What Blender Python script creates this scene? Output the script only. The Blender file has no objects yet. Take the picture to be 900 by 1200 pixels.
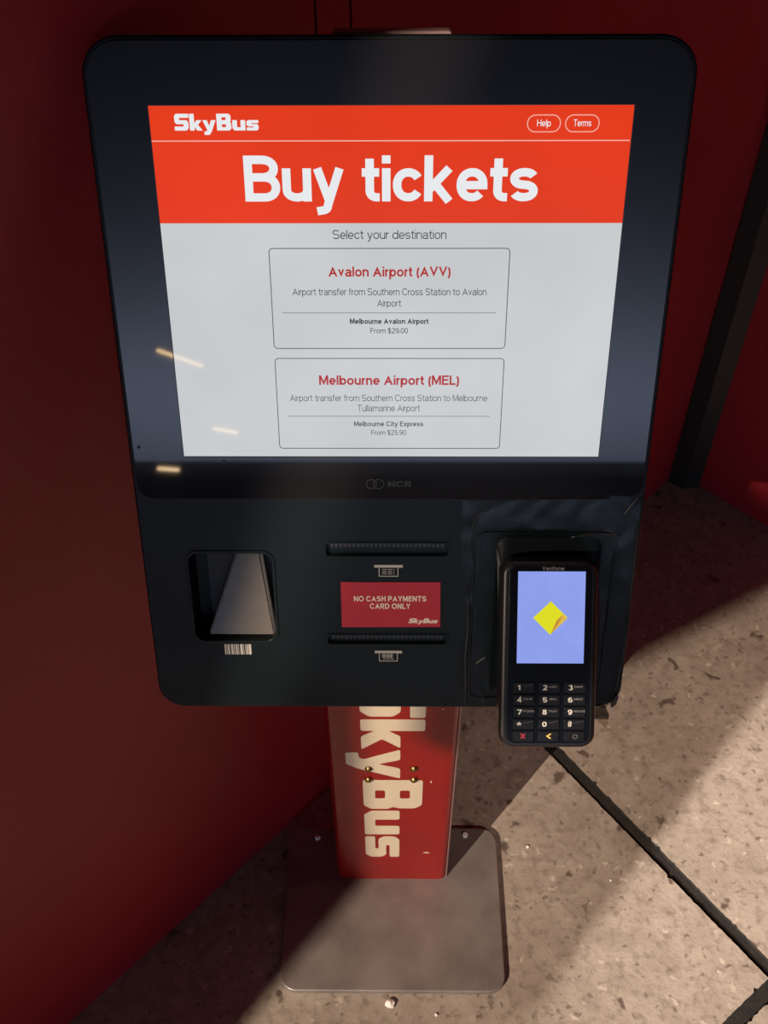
import bpy, bmesh, math, random
from mathutils import Matrix, Vector
random.seed(7)
S = bpy.context.scene
COL = bpy.context.collection

# ------------------------------------------------------------------ camera, world, lights
cam_d = bpy.data.cameras.new('camera'); cam = bpy.data.objects.new('camera', cam_d); COL.objects.link(cam)
cam_d.sensor_fit = 'HORIZONTAL'; cam_d.sensor_width = 36.0; cam_d.lens = 1258.24 / 900 * 36.0
cam_d.clip_start = .01; cam_d.clip_end = 100
cam.matrix_world = Matrix(((0.99995153, -0.00170024, 0.0096973, 0.003036),
                           (0.00773898, 0.74460155, -0.66746434, 0.0),
                           (-0.00608577, 0.66750704, 0.74457862, 1.627025), (0, 0, 0, 1)))
S.camera = cam
W = bpy.data.worlds.new('world'); S.world = W; W.use_nodes = True
W.node_tree.nodes['Background'].inputs[0].default_value = (.75, .75, .9, 1)
W.node_tree.nodes['Background'].inputs[1].default_value = .007
S.view_settings.view_transform = 'Standard'; S.view_settings.look = 'None'
S.view_settings.exposure = 0; S.view_settings.gamma = 1; S.view_settings.use_curve_mapping = False

def spot(name, loc, target, power, col, size, blend, radius=.006):
    d = bpy.data.lights.new(name, 'SPOT'); d.energy = power; d.color = col
    d.spot_size = math.radians(size); d.spot_blend = blend; d.shadow_soft_size = radius
    o = bpy.data.objects.new(name, d); COL.objects.link(o); o.location = loc
    o.rotation_euler = (Vector(target) - Vector(loc)).to_track_quat('-Z', 'Y').to_euler(); return o
def area(name, loc, target, power, col, sx, sy):
    d = bpy.data.lights.new(name, 'AREA'); d.energy = power; d.color = col; d.shape = 'RECTANGLE'; d.size = sx; d.size_y = sy
    o = bpy.data.objects.new(name, d); COL.objects.link(o); o.location = loc
    o.rotation_euler = (Vector(target) - Vector(loc)).to_track_quat('-Z', 'Y').to_euler(); return o
LA = Vector((-3.0, -3.0, 4.1)); LC = Vector((-5.0, -5.60, 4.5))
spot('main_lamp', LA, (.25, .75, 0), 1680, (1, .80, .64), 38, .3, .006)  # warm main light from the front left, cut by added plates
spot('patch_spot', LC, (.60, .77, 0), 7500, (1, .87, .77), 3.8, 1, .005)  # unseen narrow spot, added for the brighter patch of floor
spot('shade_fill', (1.5, -3.0, 4.0), (.20, .83, 0), 300, (1, .82, .70), 4.8, 1, .05)  # added fill that lifts the pedestal's shadow on the floor
spot('head_fill', (-3.2, -3.4, 3.6), (.012, .52, .905), 600, (1, .82, .66), 3.5, .5, .02)  # added narrow spot to brighten sticker, terminal and lower head
area('bounce_lamp', (.0, -6.9, .4), (0, -8, .9), 200, (.74, .80, 1), 7, .3)  # added unseen uplight, so the back wall mirrors in the glass

# ------------------------------------------------------------------ materials
def mat(name, col, rough=.5, metal=0, spec=.5, emit=None, noise=None, bump=None, coat=0):
    m = bpy.data.materials.new(name); m.use_nodes = True; nt = m.node_tree; b = nt.nodes['Principled BSDF']
    b.inputs['Base Color'].default_value = (*col, 1); b.inputs['Roughness'].default_value = rough
    b.inputs['Metallic'].default_value = metal; b.inputs['Specular IOR Level'].default_value = spec
    b.inputs['Coat Weight'].default_value = coat
    if emit: b.inputs['Emission Color'].default_value = (*emit, 1); b.inputs['Emission Strength'].default_value = 1; b.inputs['Specular IOR Level'].default_value = spec
    tc = nt.nodes.new('ShaderNodeTexCoord')
    if noise:
        sc, amt, col2 = noise
        n = nt.nodes.new('ShaderNodeTexNoise'); n.inputs['Scale'].default_value = sc; n.inputs['Detail'].default_value = 6
        nt.links.new(tc.outputs['Object'], n.inputs['Vector'])
        r = nt.nodes.new('ShaderNodeMapRange'); r.inputs[1].default_value = .35; r.inputs[2].default_value = .7; r.inputs[4].default_value = amt
        nt.links.new(n.outputs['Fac'], r.inputs[0])
        x = nt.nodes.new('ShaderNodeMix'); x.data_type = 'RGBA'; x.inputs[6].default_value = (*col, 1); x.inputs[7].default_value = (*col2, 1)
        nt.links.new(r.outputs[0], x.inputs[0]); nt.links.new(x.outputs[2], b.inputs['Base Color'])
    if bump:
        n = nt.nodes.new('ShaderNodeTexNoise'); n.inputs['Scale'].default_value = bump[0]; n.inputs['Detail'].default_value = 5
        nt.links.new(tc.outputs['Object'], n.inputs['Vector'])
        p = nt.nodes.new('ShaderNodeBump'); p.inputs['Strength'].default_value = bump[1]; p.inputs['Distance'].default_value = .002
        nt.links.new(n.outputs['Fac'], p.inputs['Height']); nt.links.new(p.outputs[0], b.inputs['Normal'])
    return m
M = {}
M['red_wall'] = mat('red_wall', (.33, .016, .022), .45, noise=(3, .6, (.24, .010, .014)), bump=(900, .15))
M['black_trim'] = mat('black_trim', (.012, .013, .013), .5)
M['grey_wall'] = mat('grey_wall', (.55, .6, .68), .8, noise=(.6, .5, (.45, .5, .6)))
M['housing'] = mat('housing', (.005, .009, .010), .36, spec=.22, bump=(1500, .12))
M['glass'] = mat('glass', (.012, .011, .012), .03, spec=.5)
M['cavity'] = mat('cavity', (.006, .007, .008), .5)
M['reader'] = mat('reader', (.125, .105, .075), .3, noise=(60, .5, (.085, .072, .052)))
M['icon'] = mat('icon', (.55, .52, .45), .6)
M['sticker'] = mat('sticker', (.50, .018, .03), .45, noise=(120, .5, (.40, .012, .022)))
M['sticker_text'] = mat('sticker_text', (.95, .85, .66), .6)
M['ped'] = mat('ped', (.33, .006, .006), .30, noise=(14, .7, (.25, .0045, .0045)))
M['ped_edge'] = mat('ped_edge', (.42, .26, .25), .35, metal=.6)
M['cream'] = mat('cream', (.82, .70, .50), .5, noise=(30, .5, (.74, .62, .43)))
M['plate'] = mat('plate', (.36, .325, .30), .38, metal=.45, noise=(16, .9, (.22, .195, .175)), bump=(500, .1))
M['brass'] = mat('brass', (.20, .13, .05), .4, metal=.8)
M['hood'] = mat('hood', (.30, .20, .19), .45)
M['dirt'] = mat('dirt', (.010, .008, .007), .95, noise=(60, 1, (.022, .018, .013)), bump=(300, .6))
M['chip'] = mat('chip', (.95, .92, .86), .7)
M['dark_chip'] = mat('dark_chip', (.05, .04, .035), .8)
M['term'] = mat('term', (.011, .010, .010), .36)
M['term_face'] = mat('term_face', (.004, .005, .008), .2)
M['key'] = mat('key', (.003, .004, .007), .5, spec=.3)
M['keytext'] = mat('keytext', (.75, .72, .62), .6)
M['keysub'] = mat('keysub', (.32, .31, .28), .6)
M['keyline'] = mat('keyline', (.07, .07, .075), .6)
M['keyred'] = mat('keyred', (.55, .03, .06), .6)
M['keyyellow'] = mat('keyyellow', (.9, .65, .15), .6)
M['faint'] = mat('faint', (.028, .031, .031), .5)
M['faint_grey'] = mat('faint_grey', (.16, .15, .14), .6)
M['kraft'] = mat('kraft', (.13, .085, .055), .7, noise=(200, .6, (.06, .04, .03)))
M['metal_lamp'] = mat('metal_lamp', (.05, .05, .05), .5)
def em(name, col, noise=None):
    m = mat(name, (0, 0, 0), .03, spec=.22, emit=col)
    if noise:
        nt = m.node_tree; b = nt.nodes['Principled BSDF']; tc = nt.nodes.new('ShaderNodeTexCoord')
        n = nt.nodes.new('ShaderNodeTexNoise'); n.inputs['Scale'].default_value = noise[0]; nt.links.new(tc.outputs['Object'], n.inputs['Vector'])
        r = nt.nodes.new('ShaderNodeMapRange'); r.inputs[1].default_value = .3; r.inputs[2].default_value = .7; r.inputs[3].default_value = noise[1]; r.inputs[4].default_value = 1
        nt.links.new(n.outputs['Fac'], r.inputs[0]); nt.links.new(r.outputs[0], b.inputs['Emission Strength'])
    return m
M['scr_white'] = em('scr_white', (.60, .615, .625), (9, .90))
M['scr_red'] = em('scr_red', (.80, .045, .010), (7, .88))
M['scr_head'] = em('scr_head', (.80, .82, .84))
M['scr_pink'] = em('scr_pink', (.90, .42, .34))
M['scr_dkred'] = em('scr_dkred', (.42, .022, .018))
M['scr_black'] = em('scr_black', (.028, .03, .035))
M['scr_grey'] = em('scr_grey', (.07, .075, .08))
M['scr_line'] = em('scr_line', (.24, .25, .25))
M['scr_blue'] = em('scr_blue', (.285, .36, .86), (40, .93))
M['scr_yellow'] = em('scr_yellow', (.74, .72, .02))
M['scr_orange'] = em('scr_orange', (.55, .26, .05))
M['scr_amber'] = em('scr_amber', (.74, .47, .06))
M['tube'] = em('tube', (22, 15, 8.5))

def concrete():
    m = bpy.data.materials.new('concrete'); m.use_nodes = True; nt = m.node_tree; b = nt.nodes['Principled BSDF']
    N = nt.nodes.new; L = nt.links.new
    tc = N('ShaderNodeTexCoord')
    def noise(sc, det=8, ro=.6):
        n = N('ShaderNodeTexNoise'); n.inputs['Scale'].default_value = sc; n.inputs['Detail'].default_value = det; n.inputs['Roughness'].default_value = ro
        L(tc.outputs['Object'], n.inputs['Vector']); return n.outputs['Fac']
    def rng(src, a, c, lo=0, hi=1):
        r = N('ShaderNodeMapRange'); r.inputs[1].default_value = a; r.inputs[2].default_value = c; r.inputs[3].default_value = lo; r.inputs[4].default_value = hi; L(src, r.inputs[0]); return r.outputs[0]
    def mix(fac, a, c):
        x = N('ShaderNodeMix'); x.data_type = 'RGBA'; L(fac, x.inputs[0])
        if isinstance(a, tuple): x.inputs[6].default_value = (*a, 1)
        else: L(a, x.inputs[6])
        x.inputs[7].default_value = (*c, 1); return x.outputs[2]
    def mult(a, c):
        x = N('ShaderNodeMath'); x.operation = 'MULTIPLY'; L(a, x.inputs[0]); L(c, x.inputs[1]); return x.outputs[0]
    def vor(sc, rnd=1):
        v = N('ShaderNodeTexVoronoi'); v.inputs['Scale'].default_value = sc
        # warp the lookup so that pits are ragged
        n = N('ShaderNodeTexNoise'); n.inputs['Scale'].default_value = sc * 1.7; L(tc.outputs['Object'], n.inputs['Vector'])
        a = N('ShaderNodeVectorMath'); a.operation = 'MULTIPLY_ADD'; L(n.outputs['Color'], a.inputs[0]); a.inputs[1].default_value = (1.1 / sc,) * 3; L(tc.outputs['Object'], a.inputs[2])
        L(a.outputs[0], v.inputs['Vector']); return v
    c = mix(rng(noise(4), .35, .68), (.40, .335, .275), (.27, .225, .18))
    c = mix(rng(noise(22), .42, .7, 0, .65), c, (.46, .40, .33))
    c = mix(rng(noise(60), .5, .72, 0, .75), c, (.17, .135, .10))
    v1 = vor(22); big = mult(rng(v1.outputs['Distance'], .24, .12, 0, .85), rng(v1.outputs['Color'], .52, .58))
    c = mix(big, c, (.09, .062, .045))
    v2 = vor(70); sm = mult(rng(v2.outputs['Distance'], .34, .1, 0, .7), rng(v2.outputs['Color'], .56, .64))
    c = mix(sm, c, (.09, .065, .05))
    v3 = vor(48); lt = mult(rng(v3.outputs['Distance'], .30, .1, 0, .7), rng(v3.outputs['Color'], .58, .68))
    c = mix(lt, c, (.62, .55, .46))
    L(c, b.inputs['Base Color'])
    L(rng(noise(9), .3, .7, .42, .75), b.inputs['Roughness'])
    s = N('ShaderNodeMath'); s.operation = 'ADD'; L(noise(120, 6), s.inputs[0])
    k = N('ShaderNodeMath'); k.operation = 'MULTIPLY_ADD'; L(big, k.inputs[0]); k.inputs[1].default_value = -1.2; L(s.outputs[0], k.inputs[2])
    L(noise(30), s.inputs[1])
    p = N('ShaderNodeBump'); p.inputs['Strength'].default_value = .4; p.inputs['Distance'].default_value = .002; L(k.outputs[0], p.inputs['Height']); L(p.outputs[0], b.inputs['Normal'])
    return m
M['concrete'] = concrete()

def film():
    m = bpy.data.materials.new('clear_film'); m.use_nodes = True; nt = m.node_tree; nt.nodes.clear()
    o = nt.nodes.new('ShaderNodeOutputMaterial'); t = nt.nodes.new('ShaderNodeBsdfTransparent'); g = nt.nodes.new('ShaderNodeBsdfGlossy')
    g.inputs['Roughness'].default_value = .22; t.inputs[0].default_value = (.97, .97, .97, 1)
    f = nt.nodes.new('ShaderNodeFresnel'); f.inputs['IOR'].default_value = 1.5
    x = nt.nodes.new('ShaderNodeMixShader'); k = nt.nodes.new('ShaderNodeMath'); k.operation = 'MULTIPLY'; k.inputs[1].default_value = .35; nt.links.new(f.outputs[0], k.inputs[0]); nt.links.new(k.outputs[0], x.inputs[0]); nt.links.new(t.outputs[0], x.inputs[1]); nt.links.new(g.outputs[0], x.inputs[2])
    nt.links.new(x.outputs[0], o.inputs[0]); return m
M['film'] = film()
M['crease_glint'] = mat('crease_glint', (.42, .38, .30), .3)  # glints on the tape's folds, put into a pale colour
M['crease_glint_dim'] = mat('crease_glint_dim', (.075, .07, .062), .3)  # weaker glints on the same tape, painted darker

# ------------------------------------------------------------------ helpers
def link(name, me, m, parent=None, mw=None):
    o = bpy.data.objects.new(name, me); COL.objects.link(o)
    if m: me.materials.clear(); me.materials.append(M[m])
    if parent is not None:
        o.parent = parent
        if mw is not None: o.matrix_basis = WORLD[parent.name].inverted() @ mw
        WORLD[o.name] = mw if mw is not None else WORLD[parent.name].copy()
    else:
        if mw is not None: o.matrix_basis = mw
        WORLD[o.name] = mw.copy() if mw is not None else Matrix()
    return o
WORLD = {}
def empty(name, mw):
    o = bpy.data.objects.new(name, None); COL.objects.link(o); o.matrix_basis = mw; WORLD[o.name] = mw.copy(); o.empty_display_size = .05; return o
def tag(o, label=None, cat=None, group=None, kind=None):
    for k, v in (('label', label), ('category', cat), ('group', group), ('kind', kind)):
        if v: o[k] = v
    return o
def mesh(v, f, smooth=False):
    me = bpy.data.meshes.new('mesh'); me.from_pydata([tuple(p) for p in v], [], f); me.update()
    if smooth:
        for p in me.polygons: p.use_smooth = True
    return me
def rrect(x0, y0, x1, y1, r, n=8):
    rs = r if isinstance(r, (tuple, list)) else (r,) * 4
    cs = [(x0, y0, 180, 1, 1, rs[0]), (x1, y0, 270, -1, 1, rs[1]), (x1, y1, 0, -1, -1, rs[2]), (x0, y1, 90, 1, -1, rs[3])]
    out = []
    for x, y, a, sx, sy, q in cs:
        if q <= 0: out.append((x, y)); continue
        for i in range(n + 1):
            t = math.radians(a + 90 * i / n); out.append((x + sx * q + q * math.cos(t), y + sy * q + q * math.sin(t)))
    return out
def warp(pts, f): return [f(*p) for p in pts]
def shape2d(outlines, w0, w1, bev=0, res=3):
    """A plate with optional holes and bevelled edges between heights w0 and w1, as a mesh."""
    c = bpy.data.curves.new('tmp', 'CURVE'); c.dimensions = '2D'; c.fill_mode = 'BOTH'
    c.extrude = (w1 - w0) / 2 - bev; c.bevel_depth = bev; c.bevel_resolution = res if bev else 0; c.offset = -bev
    for pts in outlines:
        s = c.splines.new('POLY'); s.points.add(len(pts) - 1); s.use_cyclic_u = True
        for p, q in zip(s.points, pts): p.co = (q[0], q[1], 0, 1)
    o = bpy.data.objects.new('tmp', c); COL.objects.link(o)
    dg = bpy.context.evaluated_depsgraph_get(); dg.update()
    me = bpy.data.meshes.new_from_object(o.evaluated_get(dg))
    bpy.data.objects.remove(o); bpy.data.curves.remove(c)
    bm = bmesh.new(); bm.from_mesh(me); bmesh.ops.remove_doubles(bm, verts=bm.verts, dist=1e-6)
    bmesh.ops.translate(bm, verts=bm.verts, vec=(0, 0, (w0 + w1) / 2)); bm.to_mesh(me); bm.free()
    return me
def boxv(x0, y0, z0, x1, y1, z1):
    v = [(x, y, z) for z in (z0, z1) for x, y in ((x0, y0), (x1, y0), (x1, y1), (x0, y1))]
    return v, [(3, 2, 1, 0), (4, 5, 6, 7), (0, 1, 5, 4), (1, 2, 6, 5), (2, 3, 7, 6), (3, 0, 4, 7)]
def box(x0, y0, z0, x1, y1, z1, bev=0):
    me = mesh(*boxv(x0, y0, z0, x1, y1, z1))
    if bev:
        bm = bmesh.new(); bm.from_mesh(me); bmesh.ops.bevel(bm, geom=bm.edges[:], offset=bev, segments=3, affect='EDGES', profile=.6)
        bm.to_mesh(me); bm.free()
    return me
def join(parts):
    v, f = [], []
    for a, b in parts:
        n = len(v); v += list(a); f += [tuple(i + n for i in q) for q in b]
    return v, f
def loft(rings, cap=True):
    n = len(rings[0]); v = [p for r in rings for p in r]; f = []
    for k in range(len(rings) - 1):
        for i in range(n):
            j = (i + 1) % n; f.append((k * n + i, k * n + j, (k + 1) * n + j, (k + 1) * n + i))
    if cap: f.append(tuple(range(n))[::-1]); f.append(tuple((len(rings) - 1) * n + i for i in range(n)))
    return v, f

# ------------------------------------------------------------------ lettering (own stroke alphabet)
def arc(cx, cy, rx, ry, a0, a1):
    n = max(5, int(abs(a1 - a0) / 11)); out = []
    for i in range(n + 1):
        t = math.radians(a0 + (a1 - a0) * i / n); c, s = math.cos(t), math.sin(t); e = .93
        out.append((cx + rx * math.copysign(abs(c) ** e, c), cy + ry * math.copysign(abs(s) ** e, s)))
    return out
X = .725
def glyph(c, w):
    h = w / 2; D = -.29; B = 0
    def bowl(W, y0=0, y1=X, a0=0, a1=360): return arc(W / 2, (y0 + y1) / 2, W / 2 - h, (y1 - y0) / 2 - h, a0, a1)
    def ess(W, T):
        ry = (T - w) / 4; m = T / 2
        return arc(W / 2, m + ry, W / 2 - h, ry, 22, 262)[:-1] + arc(W / 2, m - ry, W / 2 - h, ry, 82, -158)[1:]
    def P(W, *p): return W, list(p)
    if c == ' ': return .34, []
    if c == 'a': W = .66; r = W - h - .05; return P(W, arc(r / 2 + h * .8, X - .2 - h * .3, r / 2 - h * .3, .2 - h * .7, 165, 0) + [(r, .12), (r + .03, h * .9), (W, h * .9)], [(r, X * .56)] + [(W * .62, X * .55)] + arc(h + .16, X * .3, .16, X * .3 - h, 110, 270) + [(W * .45, h)] + arc(r - .17, X * .33, .17, X * .33 - h, 280, 350))
    if c == 'b': W = .68; return P(W, [(h, 0), (h, 1)], arc(W / 2 + h * .3, X / 2, W / 2 - h * 1.3, X / 2 - h, -180, 180))
    if c == 'c': return P(.62, arc(.33, X / 2, .33 - h, X / 2 - h, 32, 328))
    if c == 'd': W = .68; return P(W, [(W - h, 0), (W - h, 1)], bowl(W))
    if c == 'e': W = .66; return P(W, [(h * 1.2, X * .49), (W - h, X * .49)] + arc(W / 2, X / 2, W / 2 - h, X / 2 - h, 4, 318))
    if c == 'f': return P(.38, [(.13 + h * .3, 0), (.13 + h * .3, .82)] + arc(.13 + h * .3 + .17, .82, .17, .18 - h, 180, 95)[1:] + [(.38, 1 - h)], [(0, X - h), (.36, X - h)])
    if c == 'g': W = .68; return P(W, bowl(W), [(W - h, X), (W - h, -.08)] + arc(W / 2, -.08, W / 2 - h, .21 - h, 0, -160))
    if c in 'il': return P(w, [(h, 0), (h, X if c == 'i' else 1)], *([[(h, 1 - w * .95), (h, 1)]] if c == 'i' else []))
    if c == 'k': W = .64; return P(W, [(h, 0), (h, 1)], [(h, .24), (W - h * 1.2, X)], [(h + .17, .35), (W - h * 1.1, 0)])
    if c == 'm': W = 1.02; m = W / 2; return P(W, [(h, 0), (h, X)], [(h, .4)] + arc(h / 2 + m / 2, X - .22, m / 2 - h / 2, .22 - h, 180, 0) + [(m, 0)], [(m, .4)] + arc((W - h + m) / 2, X - .22, (W - h - m) / 2, .22 - h, 180, 0) + [(W - h, 0)])
    if c in 'nhr':
        W = {'n': .62, 'h': .62, 'r': .34}[c]; s = [(h, 0), (h, X if c != 'h' else 1)]
        if c == 'r': return P(W, s, [(h, .42)] + arc(W, X - .28, W - h, .28 - h, 180, 92))
        return P(W, s, [(h, .4)] + arc(W / 2, X - .25, W / 2 - h, .25 - h, 180, 0) + [(W - h, 0)])
    if c == 'o': return P(.68, bowl(.68))
    if c == 'p': W = .68; return P(W, [(h, D), (h, X)], arc(W / 2 + h * .3, X / 2, W / 2 - h * 1.3, X / 2 - h, -180, 180))
    if c == 's': return P(.60, ess(.60, X))
    if c == 't': return P(.38, [(.15 + h * .2, .93), (.15 + h * .2, h + .16)] + arc(.15 + h * .2 + .15, h + .15, .15, .15, 180, 265)[1:] + [(.38, h)], [(0, X - h), (.37, X - h)])
    if c == 'u': W = .62; return P(W, [(h, X), (h, .26)] + arc(W / 2, .26, W / 2 - h, .26 - h, 180, 360) + [(W - h, .3)], [(W - h, X), (W - h, 0)])
    if c == 'v': W = .62; return P(W, [(h * .9, X), (W / 2, w * 1.0), (W - h * .9, X)])
    if c == 'y': W = .64; return P(W, [(h * .9, X), (W / 2, .02)], [(W - h * .9, X), (W / 2 - .02, -.06)] + arc(W / 2 - .16, -.10, .13, .19 - h, -10, -80)[1:] + [(.06, D + h * .8)])
    if c == 'x': W = .62; return P(W, [(h, X), (W - h, 0)], [(W - h, X), (h, 0)])
    if c == 'A': W = .88; return P(W, [(h * .8, 0), (W / 2, 1 - w * 1.05), (W - h * .8, 0)], [(.2, .32), (W - .2, .32)])
    if c == 'B': W = .76; return P(W, [(h, 0), (h, 1)], [(h, 1 - h), (W * .5, 1 - h)] + arc(W * .5, (1.53 - h) / 2, W * .46 - h, (.47 - h) / 2, 90, -90)[1:] + [(h, .53)], [(h, .53), (W * .55, .53)] + arc(W * .55, (.53 + h) / 2, W * .45 - h, (.53 - h) / 2, 90, -90)[1:] + [(h, h)])
    if c == 'C': return P(.88, arc(.46, .5, .46 - h, .5 - h, 35, 325))
    if c == 'D': W = .84; return P(W, [(h, h), (h, 1 - h), (W * .4, 1 - h)] + arc(W * .4, .5, W * .6 - h, .5 - h, 90, -90)[1:] + [(h, h)])
    if c == 'E': return P(.68, [(.68, h), (h, h), (h, 1 - h), (.67, 1 - h)], [(h, .53), (.63, .53)])
    if c == 'F': return P(.64, [(h, 0), (h, 1 - h), (.64, 1 - h)], [(h, .5), (.57, .5)])
    if c == 'G': return P(.9, arc(.46, .5, .46 - h, .5 - h, 35, 345), [(.5, .48), (.9 - h, .48), (.9 - h, 0)])
    if c == 'H': return P(.76, [(h, 0), (h, 1)], [(.76 - h, 0), (.76 - h, 1)], [(h, .53), (.76 - h, .53)])
    if c == 'I': return P(w, [(h, 0), (h, 1)])
    if c == 'J': return P(.56, [(.56 - h, 1), (.56 - h, .28)] + arc(.28, .28, .28 - h, .28 - h, 0, -180))
    if c == 'K': return P(.78, [(h, 0), (h, 1)], [(h, .33), (.76 - h, 1)], [(.25, .52), (.78 - h, 0)])
    if c == 'L': return P(.6, [(h, 1), (h, h), (.6, h)])
    if c == 'M': W = .92; return P(W, [(h, 0), (h, 1)], [(h, 1), (W / 2, w), (W - h, 1)], [(W - h, 1), (W - h, 0)])
    if c == 'N': W = .78; return P(W, [(h, 0), (h, 1)], [(h, 1), (W - h, 0)], [(W - h, 0), (W - h, 1)])
    if c == 'O': return P(.96, arc(.48, .5, .48 - h, .5 - h, 0, 360))
    if c == 'Q': return P(.96, arc(.48, .5, .48 - h, .5 - h, 0, 360), [(.6, .25), (.92, 0)])
    if c in 'PR':
        W = .74; r = [[(W * .5, .45), (W - h * .6, 0)]] if c == 'R' else []
        return P(W, [(h, 0), (h, 1)], [(h, 1 - h), (W * .55, 1 - h)] + arc(W * .55, (1.44 - h) / 2, W * .45 - h, (.56 - h) / 2, 90, -90)[1:] + [(h, .44)], *r)
    if c == 'S': return P(.78, ess(.78, 1))
    if c == 'T': return P(.76, [(0, 1 - h), (.76, 1 - h)], [(.38, 1 - h), (.38, 0)])
    if c == 'U': return P(.76, [(h, 1), (h, .32)] + arc(.38, .32, .38 - h, .32 - h, 180, 360) + [(.76 - h, 1)])
    if c == 'V': return P(.84, [(h * .9, 1), (.42, w * 1.1), (.84 - h * .9, 1)])
    if c == 'W': return P(1.2, [(h * .9, 1), (.32, w), (.6, 1 - w), (.88, w), (1.2 - h * .9, 1)])
    if c == 'X': return P(.8, [(h, 1), (.8 - h, 0)], [(.8 - h, 1), (h, 0)])
    if c == 'Y': return P(.8, [(h, 1), (.4, .42), (.8 - h, 1)], [(.4, .45), (.4, 0)])
    if c == 'Z': return P(.74, [(0.03, 1 - h), (.72 - h, 1 - h), (h, h), (.74, h)])
    if c == '0': return P(.66, arc(.33, .5, .33 - h, .5 - h, 0, 360))
    if c == '1': return P(.42, [(.42 - h, 0), (.42 - h, 1)], [(.05, .74), (.42 - h, .88)])
    if c == '2': return P(.66, arc(.33, .70, .33 - h, .30 - h, 160, -30) + [(h * 1.2, h), (.66, h)])
    if c == '3': return P(.66, arc(.32, .755, .30 - h, .245 - h / 2 - h / 2, 160, -80), arc(.33, .29 - 0, .33 - h, .29 - h, 85, -160))
    if c == '4': return P(.7, [(.5, 0), (.5, 1), (h * .8, .3), (.7, .3)])
    if c == '5': return P(.66, [(.6, 1 - h), (.15, 1 - h), (.10, .52)] + arc(.33, .33, .33 - h, .33 - h, 130, -155))
    if c == '6': return P(.66, arc(.33, .33, .33 - h, .33 - h, 0, 360), arc(.36, .5, .36 - h, .5 - h, 55, 190))
    if c == '7': return P(.64, [(0, 1 - h), (.6, 1 - h), (.24, 0)])
    if c == '8': return P(.66, arc(.33, .755, .29 - h, .255 - h, 0, 360), arc(.33, .275, .33 - h, .29 - h, 0, 360))
    if c == '9': return P(.66, arc(.33, .67, .33 - h, .33 - h, 0, 360), arc(.30, .5, .36 - h, .5 - h, 10, -125))
    if c == '.': return P(w + .05, [(h, 0), (h, w * 1.35)])
    if c == '$': return P(.66, ess(.66, 1), [(.33, -.1), (.33, 1.1)])
    if c == '(': return P(.26, arc(.42, .36, .42 - h, .64, 125, 235))
    if c == ')': return P(.26, arc(-.16, .36, .42 - h, .64, 55, -55))
    if c == '*': return P(.6, *[[(.3, .5), (.3 + .34 * math.cos(a), .5 + .34 * math.sin(a))] for a in [math.radians(90 + 72 * i) for i in range(5)]])
    if c == '#': return P(.7, [(.2, 0), (.28, 1)], [(.44, 0), (.52, 1)], [(.03, .33), (.66, .33)], [(.06, .67), (.69, .67)])
    if c == '<': return P(.7, [(.62, .9), (.1, .45), (.62, 0)])
    if c == '-': return P(.8, [(0, .4), (.8, .4)])
    raise ValueError(c)
def ribbon(pts, w):
    h = w / 2; closed = math.dist(pts[0], pts[-1]) < 1e-6
    p = [pts[0]]
    for q in pts[1:]:
        if math.dist(p[-1], q) > 1e-5: p.append(q)
    if closed: p = p[:-1]
    n = len(p); L, R = [], []
    for i in range(n):
        a = p[i - 1] if (i or closed) else None; b = p[(i + 1) % n] if (i < n - 1 or closed) else None
        def nd(u, v): d = math.dist(u, v); return ((v[1] - u[1]) / -d, (v[0] - u[0]) / d)
        n1 = nd(a, p[i]) if a else nd(p[i], b); n2 = nd(p[i], b) if b else n1
        m = (n1[0] + n2[0], n1[1] + n2[1]); l = math.hypot(*m) or 1e-6; m = (m[0] / l, m[1] / l)
        k = h / max(.42, m[0] * n1[0] + m[1] * n1[1])
        L.append((p[i][0] + m[0] * k, p[i][1] + m[1] * k)); R.append((p[i][0] - m[0] * k, p[i][1] - m[1] * k))
    f = [(i, (i + 1) % n, n + (i + 1) % n, n + i) for i in range(n if closed else n - 1)]
    return L + R, f
def lettering(s, w=.12, track=.11, slant=0):
    V, F, x = [], [], 0
    for ch in s:
        W, ps = glyph(ch, w)
        for q in ps:
            v, f = ribbon(q, w); n = len(V)
            V += [(x + a + b * slant, b) for a, b in v]; F += [tuple(i + n for i in t) for t in f]
        x += W + (track if ch != ' ' else 0)
    return V, F, x - track
def text_mesh(s, x0, x1, base, cap, z, w=.12, track=.11, slant=0):
    V, F, L = lettering(s, w, track, slant); a = (x1 - x0) / L
    F = [f if facing(V, f) > 0 else f[::-1] for f in F]
    return mesh([(x0 + p[0] * a, base + p[1] * cap, z) for p in V], F)
def facing(V, f): return sum(V[f[i]][0] * V[f[(i + 1) % len(f)]][1] - V[f[(i + 1) % len(f)]][0] * V[f[i]][1] for i in range(len(f)))

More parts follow.
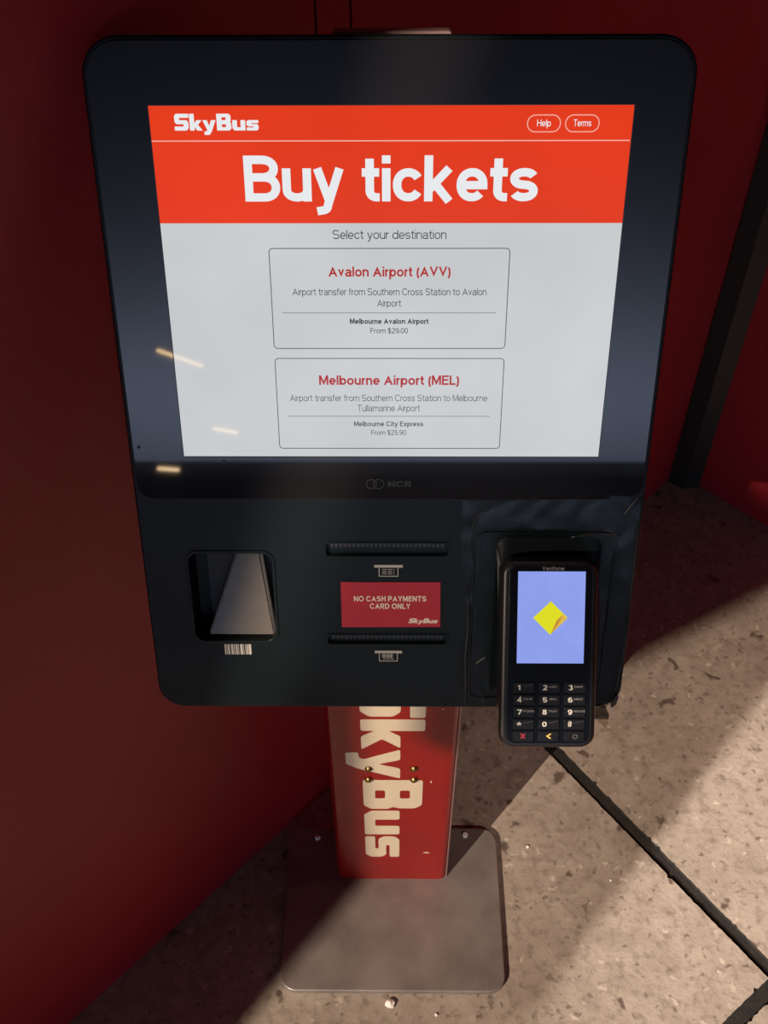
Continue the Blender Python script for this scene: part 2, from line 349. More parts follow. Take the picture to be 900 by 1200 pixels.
# heavy square logotype
LOGO = [('S', .97, [[(0, 0), (.78, 0), (.92, .14), (.92, .50), (.80, .62), (.33, .62), (.33, .76), (.95, .76), (.95, 1), (.14, 1), (.02, .88), (.02, .50), (.14, .38), (.6, .38), (.6, .24), (0, .24)]]),
        ('k', .82, [[(0, 0), (.31, 0), (.31, .22), (.47, 0), (.84, 0), (.54, .33), (.80, .62), (.46, .62), (.31, .43), (.31, 1), (0, 1)]]),
        ('y', .90, [[(0, .62), (.30, .62), (.43, .26), (.56, .62), (.87, .62), (.56, -.08), (.42, -.26), (.08, -.26), (.08, -.05), (.22, -.05), (.29, .02)]]),
        ('B', .99, [[(0, 0), (.83, 0), (.95, .12), (.95, .42), (.88, .505), (.93, .59), (.93, .88), (.81, 1), (0, 1)], [(.33, .20), (.33, .37), (.60, .37), (.60, .20)], [(.33, .62), (.33, .79), (.60, .79), (.60, .62)]]),
        ('u', .90, [[(0, .62), (.31, .62), (.31, .19), (.54, .19), (.54, .62), (.85, .62), (.85, 0), (.13, 0), (0, .13)]]),
        ('s', .80, [[(0, 0), (.68, 0), (.79, .10), (.79, .29), (.70, .38), (.33, .38), (.33, .44), (.79, .44), (.79, .62), (.11, .62), (0, .53), (0, .34), (.10, .24), (.46, .24), (.46, .18), (0, .18)]])]
def rounded(pts, r):
    out = []; n = len(pts)
    for i in range(n):
        a, b, c = Vector(pts[i - 1]), Vector(pts[i]), Vector(pts[(i + 1) % n])
        k = min(r, (a - b).length * .4, (c - b).length * .4); p = b + (a - b).normalized() * k; q = b + (c - b).normalized() * k
        for t in (0, .33, .67, 1): out.append(tuple((1 - t) ** 2 * p + 2 * t * (1 - t) * b + t * t * q))
    return out
def logo_outlines(fn, skip=0, gap=.03):
    out = []; x = 0; L = sum(g[1] + gap for g in LOGO) - gap
    for k, (ch, adv, polys) in enumerate(LOGO):
        if k >= skip: out += [[fn((x + a) / L, b) for a, b in rounded(p, .045)] for p in polys]
        x += adv + gap
    return out

# ------------------------------------------------------------------ the setting
I4 = Matrix()
floor = tag(link('floor', mesh([(-6, -10, -.006), (6, -10, -.006), (6, 4, -.006), (-6, 4, -.006)], [(0, 1, 2, 3)]), 'dirt'), kind='structure')
ax = Vector((.615, -.789, 0)).normalized(); bx = Vector((-ax.y, ax.x, 0))      # slab grid, turned 52 degrees
SLAB_A, SLAB_B, GAP = 1.25, 1.25, .0190
def slab(ia, ib, fine):
    a0 = -.080 + ia * SLAB_A + GAP / 2; a1 = a0 + SLAB_A - GAP; b0 = .780 + ib * SLAB_B + GAP / 2; b1 = b0 + SLAB_B - GAP
    n = 260 if fine else 3; v = []; per = []
    rnd = random.Random(ia * 31 + ib)
    def chip(): return abs(rnd.gauss(0, .0006)) + (rnd.random() < .05) * rnd.uniform(.001, .0045)
    ring = []
    for s in range(4):
        for i in range(n):
            t = i / n
            c = chip() if fine and i else 0
            if s == 0: p = (a0 + t * (a1 - a0), b0 + c)
            elif s == 1: p = (a1 - c, b0 + t * (b1 - b0))
            elif s == 2: p = (a1 - t * (a1 - a0), b1 - c)
            else: p = (a0 + c, b1 - t * (b1 - b0))
            ring.append(p)
    ca, cb = (a0 + a1) / 2, (b0 + b1) / 2
    def w3(p, z, k=1): q = ax * (ca + (p[0] - ca) * k) + bx * (cb + (p[1] - cb) * k); return (q.x, q.y, z)
    rings = [[w3(p, -.015) for p in ring], [w3(p, -.0012) for p in ring], [w3(p, 0, .9988) for p in ring]]
    v, f = loft(rings); me = mesh(v, f); me.materials.append(M['concrete']); me.materials.append(M['dirt'])
    for p in me.polygons[:-1]: p.material_index = 1
    return me
for ia in range(-2, 3):
    for ib in range(-2, 2):
        if ia > 1 and ib > 0: continue
        link('concrete_slab', slab(ia, ib, ia in (-1, 0) and ib in (-1, 0)), None, floor)

wd = Vector((.6942, .7198, 0)); W0 = Vector((.574, 1.549, 0)); wn = Vector((.7198, -.6942, 0))   # left wall: direction and inward normal
def wall_piece(s0, s1, z0, z1, d0, d1):
    v = []
    for z in (z0, z1):
        for s, d in ((s0, d0), (s1, d0), (s1, d1), (s0, d1)): p = W0 + wd * s + wn * d; v.append((p.x, p.y, z))
    return v, [(3, 2, 1, 0), (4, 5, 6, 7), (0, 1, 5, 4), (1, 2, 6, 5), (2, 3, 7, 6), (3, 0, 4, 7)]
wl = tag(link('wall_left', mesh(*wall_piece(-4.2, .03, -.016, 3.2, -.12, -.006)), 'red_wall'), kind='structure')
for s0, s1 in ((-4.2, -2.13), (-2.127, -.918), (-.915, -.878), (-.875, .03)):
    link('wall_panel', mesh(*wall_piece(s0, s1, -.005, 3.2, -.006, 0)), 'red_wall', wl)
rd = Vector((.7198, -.6942, 0)); W1 = Vector((.630, 1.537, 0)); rn = Vector((.6942, .7198, 0))
def rwall(s0, s1, d0, d1, z0=-.016, z1=3.2):
    v = []
    for z in (z0, z1):
        for s, d in ((s0, d0), (s1, d0), (s1, d1), (s0, d1)): p = W1 + rd * s + rn * d; v.append((p.x, p.y, z))
    return mesh(v, [(0, 1, 2, 3)[::-1], (4, 5, 6, 7), (0, 1, 5, 4), (1, 2, 6, 5), (2, 3, 7, 6), (3, 0, 4, 7)])
tag(link('wall_right', rwall(-.02, 2.6, 0, .1), 'red_wall'), kind='structure')
post = [(.574, 1.546), (.600, 1.524), (.634, 1.530), (.66, 1.60), (.60, 1.64)]
tag(link('trim_1', mesh(*loft([[(x, y, -.016) for x, y in post], [(x, y, 3.2) for x, y in post]])), 'black_trim'), kind='structure')
tag(link('wall_back', box(-5.5, -8.2, -.016, 5.5, -8, 4.6), 'grey_wall'), kind='structure')  # unseen pale wall, added to mirror in the glass and light the red walls

# unseen black plates, added to cut the lamp light that falls on the floor
def flag_plate(edge, dirn, length, th, z0, z1):
    d = Vector((*dirn, 0)).normalized(); n = Vector((-d.y, d.x, 0)); e = Vector((*edge, 0)); v = []
    for z in (z0, z1):
        for p in (e - n * th / 2, e + d * length - n * th / 2, e + d * length + n * th / 2, e + n * th / 2): v.append((p.x, p.y, z))
    return mesh(v, [(3, 2, 1, 0), (4, 5, 6, 7), (0, 1, 5, 4), (1, 2, 6, 5), (2, 3, 7, 6), (3, 0, 4, 7)])
def lerp(L, x, y, t): return (L.x + (x - L.x) * t, L.y + (y - L.y) * t)
tag(link('light_flag_left', flag_plate(lerp(LA, -.15, .549, .25), (-.71, .70), .30, .01, -.016, 4.4), 'black_trim'), kind='structure')  # added plate that cuts the left edge of the lit floor
h0 = lerp(LA, .40, 1.101, .2); h1 = lerp(LA, 1.6, 1.785, .2)
tag(link('light_flag_top', flag_plate(h0, (h1[0] - h0[0], h1[1] - h0[1]), .45, .01, 3.28, 4.0), 'black_trim'), kind='structure')  # added plate in mid-air that cuts the far edge of the lit floor
tag(link('light_flag_patch', flag_plate(lerp(LC, .423, .756, .25), (-.76, .65), .9, .01, -.016, 4.4), 'black_trim'), kind='structure')  # added plate that gives the brighter floor patch its straight edge

# ------------------------------------------------------------------ the kiosk
TILT = 0.3384
O = Vector((0, .6646, 1.1321))
FACE = Matrix(((1, 0, 0, O.x), (0, math.sin(TILT), -math.cos(TILT), O.y), (0, math.cos(TILT), math.sin(TILT), O.z), (0, 0, 0, 1)))
K = empty('ticket_kiosk', Matrix.Translation((0, .65, 0)))
tag(K, 'black touchscreen ticket kiosk with a red pedestal on a grey steel base plate', 'kiosk')
def kp(name, me, m, parent=K, mw=FACE): return link(name, me, m, parent, mw)

# base plate
link('base_plate', shape2d([rrect(-.1625, .519, .1650, .770, .024, 10)], .001, .0125, .0022), 'plate', K, I4)
for x, y in ((-.118, .752), (.116, .757)):
    link('base_bolt', mesh(*loft([[(x + r * math.cos(a * math.pi / 3), y + r * math.sin(a * math.pi / 3), z) for a in range(6)] for r, z in ((.0045, .0125), (.0045, .017), (.003, .018))])), 'chip', K, I4)
# pedestal: a slightly crowned column face with rounded long edges
pr = []
PY = .6859
for z in (.0125, .90):
    ring = []
    pts = [(-.0833, PY + .012), (-.0815, PY + .004), (-.077, PY + .0008)] + [(-.07 + .14 * i / 6, PY) for i in range(7)] + [(.077, PY + .0008), (.0815, PY + .004), (.0833, PY + .012), (.0833, PY + .068), (-.0833, PY + .068)]
    pr.append([(x, y, z) for x, y in pts])
ped = link('pedestal', mesh(*loft(pr)), 'ped', K, I4)
link('edge_strip', box(.0826, PY + .004, .0135, .0850, PY + .0665, .90, .0006), 'ped_edge', ped, I4)
# white logotype running down the column: cap tops point right
LZ0, LZ1 = .5694, .092          # where the S starts and the final s ends
PED = Matrix(((1, 0, 0, 0), (0, 0, -1, PY), (0, 1, 0, 0), (0, 0, 0, 1)))
def ped_map(s, b): return (-.0385 + b * .0800, LZ0 + (LZ1 - LZ0) * s)
tag(link('logo_lettering', shape2d(logo_outlines(ped_map), .0001, .0005), 'cream', ped, PED), 'cream SkyBus lettering running down the red pedestal')
for x, z in ((-.0300, .3617), (-.0305, .3325), (.0290, .3622), (.0294, .3325)):
    n = 12; link('bolt', mesh(*loft([[(x + r * math.cos(a * 2 * math.pi / n), z + r * math.sin(a * 2 * math.pi / n), h) for a in range(n)] for r, h in ((.0052, .0002), (.0052, .002), (.0035, .0042), (.0012, .0048))])), 'brass', ped, PED)
for x, z, a, b in ((.0522, .325, .0016, .0035), (.0617, .507, .0012, .002), (.0516, .107, .0055, .0022)):
    link('paint_chip', shape2d([[(x + a * math.cos(t) * random.uniform(.6, 1), z + b * math.sin(t) * random.uniform(.6, 1)) for t in [i * math.pi / 5 for i in range(10)]]], .0001, .0004), 'cream', ped, PED)

# head housing
VT, VB = .1800, -.3955
def head_outline(ins=0, rt=.026, rb=.024):
    base = rrect(-1 + 0, 0, 1, 1, 0)
    pts = rrect(-.2115 + ins, VB + ins, .2115 - ins, VT - ins, (rb, rb, rt, rt), 10)
    return [(x * (1.0 + .010 * (VT - y) / (VT - VB)) - .0012, y) for x, y in pts]
SCAN = rrect(-.1748, -.3194, -.1029, -.2285, .009, 6)
SLOT1 = rrect(-.0555, -.2305, .0490, -.2180, .002, 3)
SLOT2 = rrect(-.0565, -.3230, .0500, -.3135, .002, 3)
kp('rear_shell', mesh(*loft([[(x * k, (y + .1) * k - .1, w) for x, y in head_outline(.004)] for k, w in ((.985, -.009), (.88, -.022), (.74, -.031))], False)), 'housing')
kp('front_bezel', shape2d([head_outline()] + [SCAN, SLOT1, SLOT2], -.0095, 0, .0016), 'housing')
SW, SH = .169, .1353
gl = [(x * (1.0 + .006 * (VT - y) / (VT - VB)) - .0012, y) for x, y in rrect(-.2085, -.1748, .2085, VT - .0025, (.014, .014, .024, .024), 10)]
kp('glass_panel', shape2d([gl, [(-SW, -SH), (SW, -SH), (SW, SH), (-SW, SH)]], .0001, .0016, .0005), 'glass')
def flat(pts, z): return mesh([(x, y, z) for x, y in pts], [tuple(range(len(pts)))])
scr = tag(kp('screen', box(-SW, -SH, -.002, SW, SH, .0010), 'scr_white'), 'lit touchscreen with an orange-red banner over a white page')
def sub(name, me, m): return kp(name, me, m, scr)
def rect(x0, y0, x1, y1, z): return flat([(x0, y0), (x1, y0), (x1, y1), (x0, y1)], z)
sub('header_banner', rect(-SW, .0539, SW, SH, .0011), 'scr_red')
sub('divider_line', rect(-SW, .1113, SW - .0008, .1121, .0012), 'scr_pink')
sub('logo', shape2d(logo_outlines(lambda s, b: (-.1518 + .0592 * s, .1188 + b * .0112)), .0011, .0013), 'scr_head')
def ring2(x0, y0, x1, y1, r, t): return [rrect(x0, y0, x1, y1, r), rrect(x0 + t, y0 + t, x1 - t, y1 - t, max(r - t, .0001))]
for a, b, s, ta, tb in ((.0953, .1190, 'Help', .1024, .1120), (.1219, .1460, 'Terms', .1278, .1402)):
    o = sub('button', shape2d(ring2(a, .1172, b, .1291, .0058, .0007), .0011, .0013), 'scr_pink')
    sub('button_text', text_mesh(s, ta, tb, .1212, .0046, .0013, .13, .08), 'scr_head')
sub('heading_text', text_mesh('Buy tickets', -.1052, .1058, .0696, .0322, .0013, .182, .05), 'scr_head')
T = [('Select your destination', -.0427, .0409, .0424, .0066, .085, 'scr_black'),
     ('Avalon Airport (AVV)', -.0466, .0447, .0142, .0076, .145, 'scr_dkred'),
     ('Airport transfer from Southern Cross Station to Avalon', -.0742, .0722, -.0002, .0054, .085, 'scr_black'),
     ('Airport', -.0103, .0078, -.0090, .0054, .085, 'scr_black'),
     ('Melbourne Avalon Airport', -.0313, .0288, -.0227, .0043, .16, 'scr_black'),
     ('From $29.00', -.0157, .0132, -.0302, .0042, .10, 'scr_black'),
     ('Melbourne Airport (MEL)', -.0564, .0537, -.0727, .0080, .15, 'scr_dkred'),
     ('Airport transfer from Southern Cross Station to Melbourne', -.0800, .0765, -.0866, .0056, .085, 'scr_grey'),
     ('Tullamarine Airport', -.0265, .0232, -.0953, .0056, .085, 'scr_grey'),
     ('Melbourne City Express', -.0295, .0261, -.1083, .0043, .14, 'scr_grey'),
     ('From $25.90', -.0158, .0124, -.1160, .0043, .10, 'scr_grey')]
for s, a, b, base, cap, w, m in T: sub('line_of_text', text_mesh(s, a, b, base, cap, .0013, w * 1.2, .085), m)
for (y0, y1), (l0, l1, ly) in (((-.0428, .0357), (-.0827, .0800, -.0140)), ((-.1283, -.0504), (-.0827, .0792, -.0996))):
    sub('option_card', shape2d(ring2(-.0906, y0, .0885, y1, .0032, .00062), .0011, .0012), 'scr_grey')
    sub('card_rule', rect(l0, ly - .0003, l1, ly + .0003, .0012), 'scr_line')
# faint maker's mark on the glass under the screen
g = [ribbon([(p[0] * .0042 - .0160 + k, p[1] * .0042 - .1604) for p in arc(0, 0, 1, 1, 0, 360)], .0008) for k in (0, .0060)]
V, F, L = lettering('NCR', .2, .12)
g.append(([(-.0022 + p[0] * .0192 / L, -.1628 + p[1] * .0052) for p in V], F))
v, f = join(g); tag(kp('maker_mark', mesh([(x, y, .0018) for x, y in v], f), 'faint'), 'faint grey maker mark reading NCR')
# barcode reader recess
cav = []
o_ = SCAN; n = len(o_)
v = [(x, y, 0 - .0015) for x, y in o_] + [(x * .97 - .004, (y + .27) * .94 - .27, -.0285) for x, y in o_]
f = [(i, (i + 1) % n, n + (i + 1) % n, n + i) for i in range(n)] + [tuple(range(n, 2 * n))]
cavo = kp('scanner_recess', mesh(v, f), 'cavity')
v = [(-.1640, -.3165, -.004), (-.1045, -.3165, -.004), (-.1165, -.2290, -.019), (-.1325, -.2290, -.019), (-.1640, -.3165, -.028), (-.1045, -.3165, -.028), (-.1165, -.2290, -.028), (-.1325, -.2290, -.028)]
me = mesh(v, [(0, 1, 2, 3), (7, 6, 5, 4), (0, 4, 5, 1), (1, 5, 6, 2), (2, 6, 7, 3), (3, 7, 4, 0)])
bm = bmesh.new(); bm.from_mesh(me); bmesh.ops.bevel(bm, geom=bm.edges[:], offset=.0012, segments=3, affect='EDGES'); bm.to_mesh(me); bm.free()
tag(kp('scanner_wedge', me, 'reader', cavo), 'brownish grey sloping wedge inside the scanner recess')
kp('ridge_highlight', mesh([(-.1045, -.3160, -.0035), (-.1028, -.3150, -.006), (-.1140, -.2292, -.020), (-.1165, -.2290, -.0185)], [(0, 1, 2, 3)]), 'faint_grey', cavo)  # highlight on the wedge's ridge, painted as a paler strip
kp('scanner_lip', shape2d([rrect(-.1775, -.3220, -.1002, -.2255, .011, 6), rrect(-.1750, -.3196, -.1027, -.2283, .009, 6)], .0001, .0011, .0004), 'housing')
x = -.1502; bars = []
for k, (wb, g_) in enumerate(((2, 1), (1, 1), (3, 2), (3, 1), (1, 1), (1, 1), (2, 1), (1, 2), (4, 1), (1, 2), (1, 1), (2, 1), (4, 0))):
    u = .0222 / 38; bars.append(boxv(x, -.3350, .0001, x + wb * u, -.3238, .0004)); x += (wb + g_) * u
tag(kp('barcode_symbol', mesh(*join(bars)), 'icon'), 'printed barcode symbol under the scanner recess')
# printer slots with serrated cutters
for nm, (x0, y0, x1, y1) in (('ticket_slot', (-.0555, -.2305, .0490, -.2180)), ('receipt_slot', (-.0565, -.3230, .0500, -.3135))):
    v, f = boxv(x0, y0, -.0035, x1, y1, -.0012); f = [q[::-1] for i, q in enumerate(f) if i != 1]
    s = kp(nm, mesh(v, f), 'housing')
    tp = []
    k = 26; d = (x1 - x0 - .006) / k
    for i in range(k):
        xx = x0 + .003 + i * d; zz = -.0022
        tp.append(([(xx, y1 - .0005, zz), (xx + d, y1 - .0005, zz), (xx + d * .75, y1 - .0055, zz), (xx + d * .25, y1 - .0055, zz), (xx, y1 - .0005, zz - .001), (xx + d, y1 - .0005, zz - .001)], [(3, 2, 1, 0), (0, 1, 5, 4)]))
    kp('cutter_teeth', mesh(*join(tp)), 'faint', s)
    kp('slot_lip', shape2d([rrect(x0 - .0015, y0 - .0015, x1 + .0015, y1 + .0015, .003, 4), rrect(x0 + .0002, y0 + .0002, x1 - .0002, y1 - .0002, .002, 4)], .0001, .0010, .0003), 'housing', s)
def icon(cx, y, kind):
    g = [boxv(cx - .0123, y - .0026, .0001, cx + .0123, y, .0005)]
    x0, x1, yb, t = cx - .0085, cx + .0085, y - .0118, .0007
    g += [boxv(x0, yb, .0001, x0 + t, y - .0026, .0004), boxv(x1 - t, yb, .0001, x1, y - .0026, .0004), boxv(x0, yb, .0001, x1, yb + t, .0004)]
    if kind == 'lines':
        for j in range(3):
            for a, b in ((-.0055, -.0015), (-.0005, .0030), (.0040, .0052)): g.append(boxv(cx + a, y - .0050 - j * .0021, .0001, cx + b, y - .0044 - j * .0021, .0004))
    else:
        xx = cx - .0055
        for wb in (1, 2, 1, 1, 2, 1, 2, 1): g.append(boxv(xx, y - .0078, .0001, xx + wb * .00045, y - .0036, .0004)); xx += wb * .00045 + .00065
        g.append(boxv(cx - .0048, y - .0094, .0001, cx + .0050, y - .0089, .0004))
    return mesh(*join(g))
tag(kp('printer_icon', icon(-.0020, -.2396, 'lines'), 'icon'), 'small cream printer symbol above the red sticker')
tag(kp('printer_icon', icon(-.0022, -.3305, 'bars'), 'icon'), 'small cream printer symbol below the red sticker')
st = tag(kp('sticker', shape2d([[(-.0437, -.3048), (.0440, -.3042), (.0432, -.2571), (-.0437, -.2573)]], .0001, .0005), 'sticker'), 'red sticker reading NO CASH PAYMENTS CARD ONLY')
kp('sticker_text', text_mesh('NO CASH PAYMENTS', -.0325, .0312, -.2770, .0056, .0006, .19, .13), 'sticker_text', st)
kp('sticker_text', text_mesh('CARD ONLY', -.0185, .0172, -.2848, .0056, .0006, .19, .13), 'sticker_text', st)
kp('sticker_logo', shape2d(logo_outlines(lambda s, b: (.0155 + .0255 * s + b * .0016, -.3000 + b * .0050)), .0005, .0007), 'sticker_text', st)
# raised hood on the back of the head, just showing over the top edge
kp('rear_hood', box(-.0420, .120, -.060, .0432, .1800, -.031, .003), 'hood')
# small screws on the head edges
for x, y in ((-.2050, -.1270), (-.1370, -.1400)):
    n = 10; kp('pin', mesh(*loft([[(x + r * math.cos(a * 2 * math.pi / n), y + r * math.sin(a * 2 * math.pi / n), h) for a in range(n)] for r, h in ((.0014, .0016), (.0012, .0024), (.0005, .0028))])), 'faint_grey')
# mounting bracket of the card terminal (part of the kiosk)
TR = math.radians(21)
TP = FACE @ Vector((.1315, -.2150, .036))
ft = TILT + TR
TERM = Matrix(((1, 0, 0, TP.x), (0, math.sin(ft), -math.cos(ft), TP.y), (0, math.cos(ft), math.sin(ft), TP.z), (0, 0, 0, 1)))
FI = FACE.inverted() @ TERM
def tf(x, y, z): p = FI @ Vector((x, y, z)); return (p.x, p.y, p.z)
ra = [(x, y, .0005) for x, y in rrect(.0905, -.3800, .1800, -.2120, .010, 6)]
rb = [tf(x, y, -.034) for x, y in rrect(-.036, -.118, .0450, -.004, .009, 6)]
rc = [tf(x, y, -.0285) for x, y in rrect(-.034, -.116, .0430, -.006, .008, 6)]
kp('terminal_bracket', mesh(*loft([ra, rb, rc])), 'housing')
kp('bracket_rim', shape2d([rrect(.0700, -.3850, .1930, -.2060, .012, 6), rrect(.0725, -.3825, .1905, -.2085, .010, 6)], .0001, .0016, .0006), 'housing')

# ------------------------------------------------------------------ clear tape wrapped round the bracket
TPE = tag(empty('clear_tape', FACE), 'wrinkled clear tape stuck around the card terminal mount', 'tape')
def tpz(u, v): # height of the film over the face
    z = .0022
    k = min(1, max(0, (u - .078) / .02)) * min(1, max(0, (.2 - u) / .02)) * min(1, max(0, (-.20 - v) / .025)) * min(1, max(0, (v + .392) / .02))
    return z + k * 0
V, F = [], []; nu, nv = 34, 60
def tgrid(u0, u1, v0, v1, nu, nv, amp):
    V = []; F = []
    ph = [random.uniform(0, 6) for _ in range(6)]
    for j in range(nv + 1):
        for i in range(nu + 1):
            u = u0 + (u1 - u0) * i / nu; v = v0 + (v1 - v0) * j / nv
            z = .0030 + amp * (math.sin(u * 260 + ph[0] + 3 * math.sin(v * 90 + ph[1])) + math.sin(v * 210 + u * 90 + ph[2]) * .6 + random.uniform(-.6, .6))
            V.append((u + random.uniform(-.0003, .0003), v, z))
    for j in range(nv):
        for i in range(nu): a = j * (nu + 1) + i; F.append((a, a + 1, a + nu + 2, a + nu + 1))
    return mesh(V, F, True)
for r in ((.0600, .0890, -.3935, -.1760, 10, 70), (.1815, .2085, -.3935, -.1700, 9, 70), (.0890, .1815, -.2110, -.1740, 30, 12)):
    link('film', tgrid(*r, .00030), 'film', TPE, FACE)
def crease_glint(pts, w, m='crease_glint', z=.0046):
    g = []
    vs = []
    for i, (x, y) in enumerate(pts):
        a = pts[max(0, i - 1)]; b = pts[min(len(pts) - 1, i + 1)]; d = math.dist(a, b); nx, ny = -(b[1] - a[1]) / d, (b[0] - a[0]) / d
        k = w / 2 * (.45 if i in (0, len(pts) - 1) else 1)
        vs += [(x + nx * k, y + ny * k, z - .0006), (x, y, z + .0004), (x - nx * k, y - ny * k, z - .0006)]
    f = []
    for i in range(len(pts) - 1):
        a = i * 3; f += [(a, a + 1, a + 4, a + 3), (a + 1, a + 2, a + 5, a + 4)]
    link('crease_glint', mesh(vs, f), m, TPE, FACE)
crease_glint([(.1950, -.1870), (.1985, -.1810), (.2035, -.1735), (.2045, -.1715)], .0008)
crease_glint([(.1960, -.1868), (.2030, -.1770), (.2060, -.1740)], .0004, 'crease_glint_dim')
crease_glint([(.2040, -.1830), (.2062, -.1850)], .0009)
crease_glint([(.1130, -.1950), (.1155, -.1985), (.1180, -.2040)], .0004)
crease_glint([(.1530, -.2095), (.1550, -.2085)], .0009)
crease_glint([(.1560, -.2085), (.1660, -.2065), (.1720, -.2062), (.1880, -.2058), (.1900, -.2075)], .0005, 'crease_glint_dim')
crease_glint([(.1840, -.2060), (.1895, -.2062), (.1905, -.2095)], .0005)
crease_glint([(.0680, -.3130), (.0690, -.3128)], .0013)
crease_glint([(.0770, -.3420), (.0800, -.3385), (.0850, -.3345)], .0005)
crease_glint([(.0620, -.2680), (.0655, -.2560), (.0660, -.2450)], .0003, 'crease_glint_dim')
crease_glint([(.0690, -.3900), (.0683, -.3600), (.0672, -.3300), (.0690, -.3000), (.0675, -.2700)], .0014, 'crease_glint_dim')
crease_glint([(.0725, -.3900), (.0712, -.3560), (.0715, -.3300)], .0007, 'crease_glint_dim')
crease_glint([(.0650, -.2300), (.0680, -.2050), (.0700, -.1920), (.0750, -.1860), (.0840, -.1830)], .0006, 'crease_glint_dim')
crease_glint([(.0900, -.2160), (.0935, -.2140), (.0985, -.2090)], .0005, 'crease_glint_dim')
crease_glint([(.0860, -.3900), (.0840, -.3750), (.0800, -.3620)], .0005, 'crease_glint_dim')
crease_glint([(.2080, -.1700), (.2087, -.2000), (.2092, -.2500), (.2095, -.3000)], .0007, 'crease_glint_dim', .0030)  # highlight along the head's right edge, painted as a ribbon
crease_glint([(.2095, -.3000), (.2092, -.3300), (.2075, -.3640), (.2040, -.3840), (.1990, -.3920)], .0006, 'crease_glint', .0030)  # same edge highlight, brighter round the lower corner
random.seed(3)
for _ in range(14):
    x, y = random.uniform(.185, .204), random.uniform(-.392, -.372); a = random.uniform(0, 3.1); l = random.uniform(.0008, .003)
    crease_glint([(x, y), (x + l * math.cos(a), y + l * math.sin(a))], random.uniform(.0004, .0009))
# torn flap of tape hanging off the lower corner
fl_ = [(.1838, -.3935), (.1900, -.3930), (.1985, -.3900), (.2018, -.3960), (.2012, -.4060), (.2000, -.4115), (.1975, -.4085), (.1925, -.4030), (.1870, -.3985)]
v = [(x, y, .004 + (.006 if i > 2 else 0)) for i, (x, y) in enumerate(fl_)]
v2 = [(x, y, z - .0012) for x, y, z in v]
me = mesh(*loft([v2, v])); tag(link('torn_flap', me, 'kraft', TPE, FACE), 'grimy brown torn flap of tape')
link('torn_flap', mesh(*loft([[(x * 1.0, y, .001) for x, y in ((.2030, -.3870), (.2085, -.3770), (.2100, -.3800), (.2085, -.3880), (.2045, -.3925))], [(x, y, .004) for x, y in ((.2030, -.3870), (.2085, -.3770), (.2100, -.3800), (.2085, -.3880), (.2045, -.3925))]])), 'kraft', TPE, FACE)

# ------------------------------------------------------------------ the card terminal
TM = tag(empty('card_terminal', TERM), 'black handheld card terminal with a lit lilac screen and keypad', 'card reader')
def tp_(name, me, m, parent=TM): return link(name, me, m, parent, TERM)
HW = .0400; TL = -.1590
bo = [(x * (1 + .015 * (-y / .16)), y) for x, y in rrect(-HW, TL, HW, .0008, (.0125, .0125, .0115, .0115), 10)]
tp_('body', shape2d([bo], -.0280, 0, .0045, 5), 'term')
tp_('face_plate', shape2d([[(x * (1 + .015 * (-y / .16)), y) for x, y in rrect(-.0335, -.1545, .0345, -.0030, .007, 8)]], .0001, .0008, .0003), 'term_face')
ts = tag(tp_('screen', box(-.0265, -.0850, .0005, .0290, -.0073, .0010), 'scr_blue'), 'lit lilac display with a yellow diamond')
cx, cy, r = .0008, -.0462, .0144
def dm(name, pts, m, z): link(name, flat([(cx + a * r, cy + b * r) for a, b in pts], z), m, ts, TERM)
dm('diamond', [(0, -1), (.98, 0), (0, .97), (-1, 0)], 'scr_yellow', .00115)
dm('diamond_corner', [(.02, -.98), (.34, -.16), (.66, .20), (.96, 0)], 'scr_amber', .0013)
dm('diamond_fold', [(.02, -.98), (.34, -.16), (.70, .16), (.44, -.36)], 'scr_orange', .00145)
tp_('maker_name', text_mesh('Verifone', -.0070, .0112, -.0064, .0033, .0010, .12, .14, .1), 'keysub')
keys = [('1', ''), ('2', 'ABC'), ('3', 'DEF'), ('4', 'GHI'), ('5', 'JKL'), ('6', 'MNO'), ('7', 'PQRS'), ('8', 'TUV'), ('9', 'WXYZ'), ('*', ''), ('0', ''), ('#', ''), ('x', ''), ('<', ''), ('O', '')]
kme = box(-.0088, -.0044, .0006, .0088, .0044, .0020, .0007)
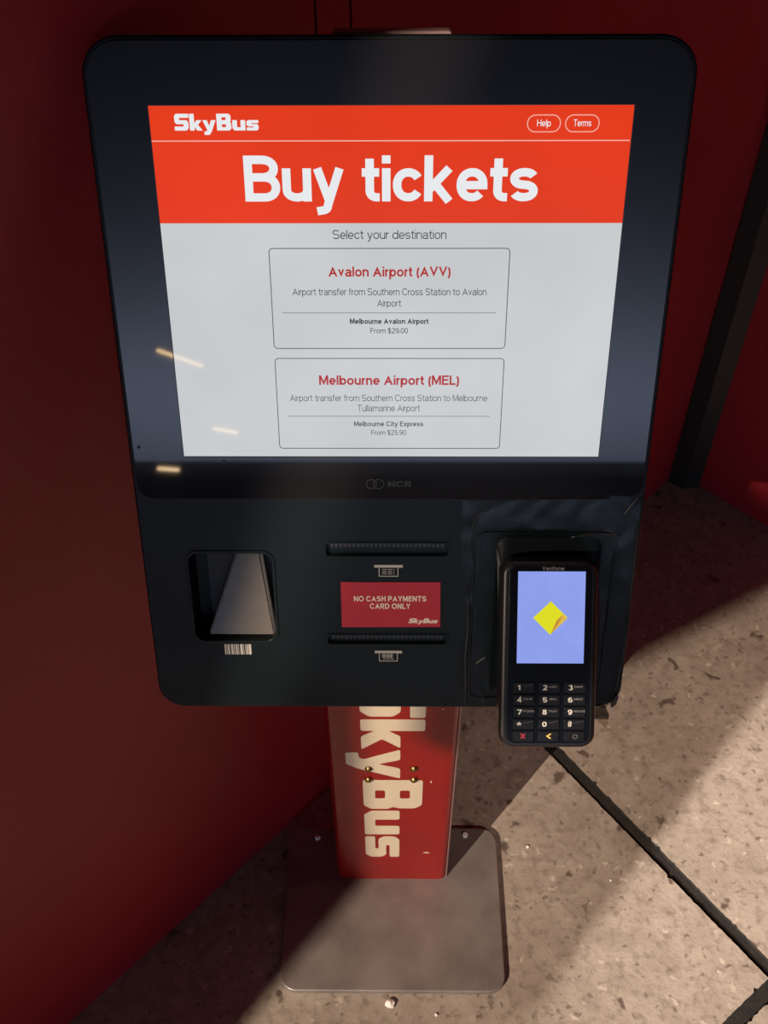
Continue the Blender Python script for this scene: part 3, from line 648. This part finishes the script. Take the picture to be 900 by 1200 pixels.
for i, (d, s) in enumerate(keys):
    kx = -.0205 + .0212 * (i % 3) + .0006; ky = -.1056 - .01055 * (i // 3)
    kw = TERM @ Matrix.Translation((kx, ky, 0))
    ko = link('key', kme, None, TM, kw)
    if not len(kme.materials): kme.materials.append(M['key'])
    fn = lambda nm, me, m: link(nm, me, m, ko, kw)
    if i < 12:
        x0 = -.0058; cap = .0044 if d not in '*#' else .0050
        fn('digit', text_mesh(d, x0, x0 + (.0038 if d not in '1' else .0025), -.0021, cap, .00212, .19 if i < 9 or i == 10 else .11), 'keytext')
        if s: fn('letters', text_mesh(s, x0 + .0050, x0 + .0050 + .0022 * len(s) + .0006, .0000, .0017, .00212, .15), 'keysub')
        else: fn('key_line', mesh([(-.0008, .0010, .00212), (.0035, .0016, .00212), (.0075, .0028, .00212), (.0075, .0032, .00212), (.0035, .0020, .00212), (-.0008, .0014, .00212)], [(0, 1, 4, 5), (1, 2, 3, 4)]), 'keyline')
    elif d == 'x': fn('cancel_mark', text_mesh('x', -.0028, .0016, -.0018, .0058, .00212, .13), 'keyred')
    elif d == '<': fn('clear_mark', text_mesh('<', -.0022, .0022, -.0018, .0046, .00212, .19), 'keyyellow')
    else: fn('enter_mark', text_mesh('O', -.0012, .0030, -.0020, .0040, .00212, .14), 'faint_grey')
tp_('side_button', box(.0404, -.1180, -.0240, .0430, -.0250, -.0100, .001), 'term')

# ------------------------------------------------------------------ litter on the floor
def chip(name, x, y, r, m, label, grp=None, h=.7):
    me = bpy.data.meshes.new('mesh'); bm = bmesh.new(); bmesh.ops.create_icosphere(bm, subdivisions=2, radius=r)
    for v in bm.verts:
        v.co *= random.uniform(.72, 1.1); v.co.z *= h
    zm = min(v.co.z for v in bm.verts)
    for v in bm.verts: v.co.z -= zm
    bm.to_mesh(me); bm.free()
    o = link(name, me, m, None, Matrix.Translation((x, y, 0))); return tag(o, label, 'pebble', grp)
chip('pebble', -.0020, .5045, .0075, 'chip', 'largest white pebble on the floor touching the front of the base plate')
chip('pebble', .0640, .4905, .0028, 'chip', 'tiny white pebble on the floor in front of the base plate')
chip('pebble', .2151, .7436, .0028, 'chip', 'tiny pale pebble on the floor to the right of the base plate')
chip('pebble', .3395, .6900, .0020, 'chip', 'pinhead pale pebble beside the long floor joint')

# ------------------------------------------------------------------ lamps and lit strips behind the viewer
def strip_lamp(p, q, label):
    p, q = Vector(p), Vector(q); c = (p + q) / 2
    o = empty('strip_lamp', Matrix.Translation(c)); tag(o, label, 'lamp', 'warm strip lamps behind the viewer')
    d = (q - p); L = d.length; rot = d.to_track_quat('X', 'Z').to_matrix().to_4x4(); mw = Matrix.Translation(c) @ rot
    link('lamp_tube', box(-L / 2, -.010, -.0085, L / 2, .010, .0085, .004), 'tube', o, mw)
    link('lamp_housing', box(-L / 2 - .01, -.04, -.013, L / 2 + .01, -.011, .013), 'metal_lamp', o, mw)
strip_lamp((-1.202, -4, 1.029), (-.970, -4, .947), 'longest warm strip lamp, mirrored across the left edge of the lit screen')
strip_lamp((-.926, -4, .631), (-.799, -4, .609), 'middle warm strip lamp, mirrored faintly in the lower left of the white page')
strip_lamp((-1.218, -4, .425), (-1.108, -4, .417), 'lowest warm strip lamp, mirrored in the black glass below the screen')
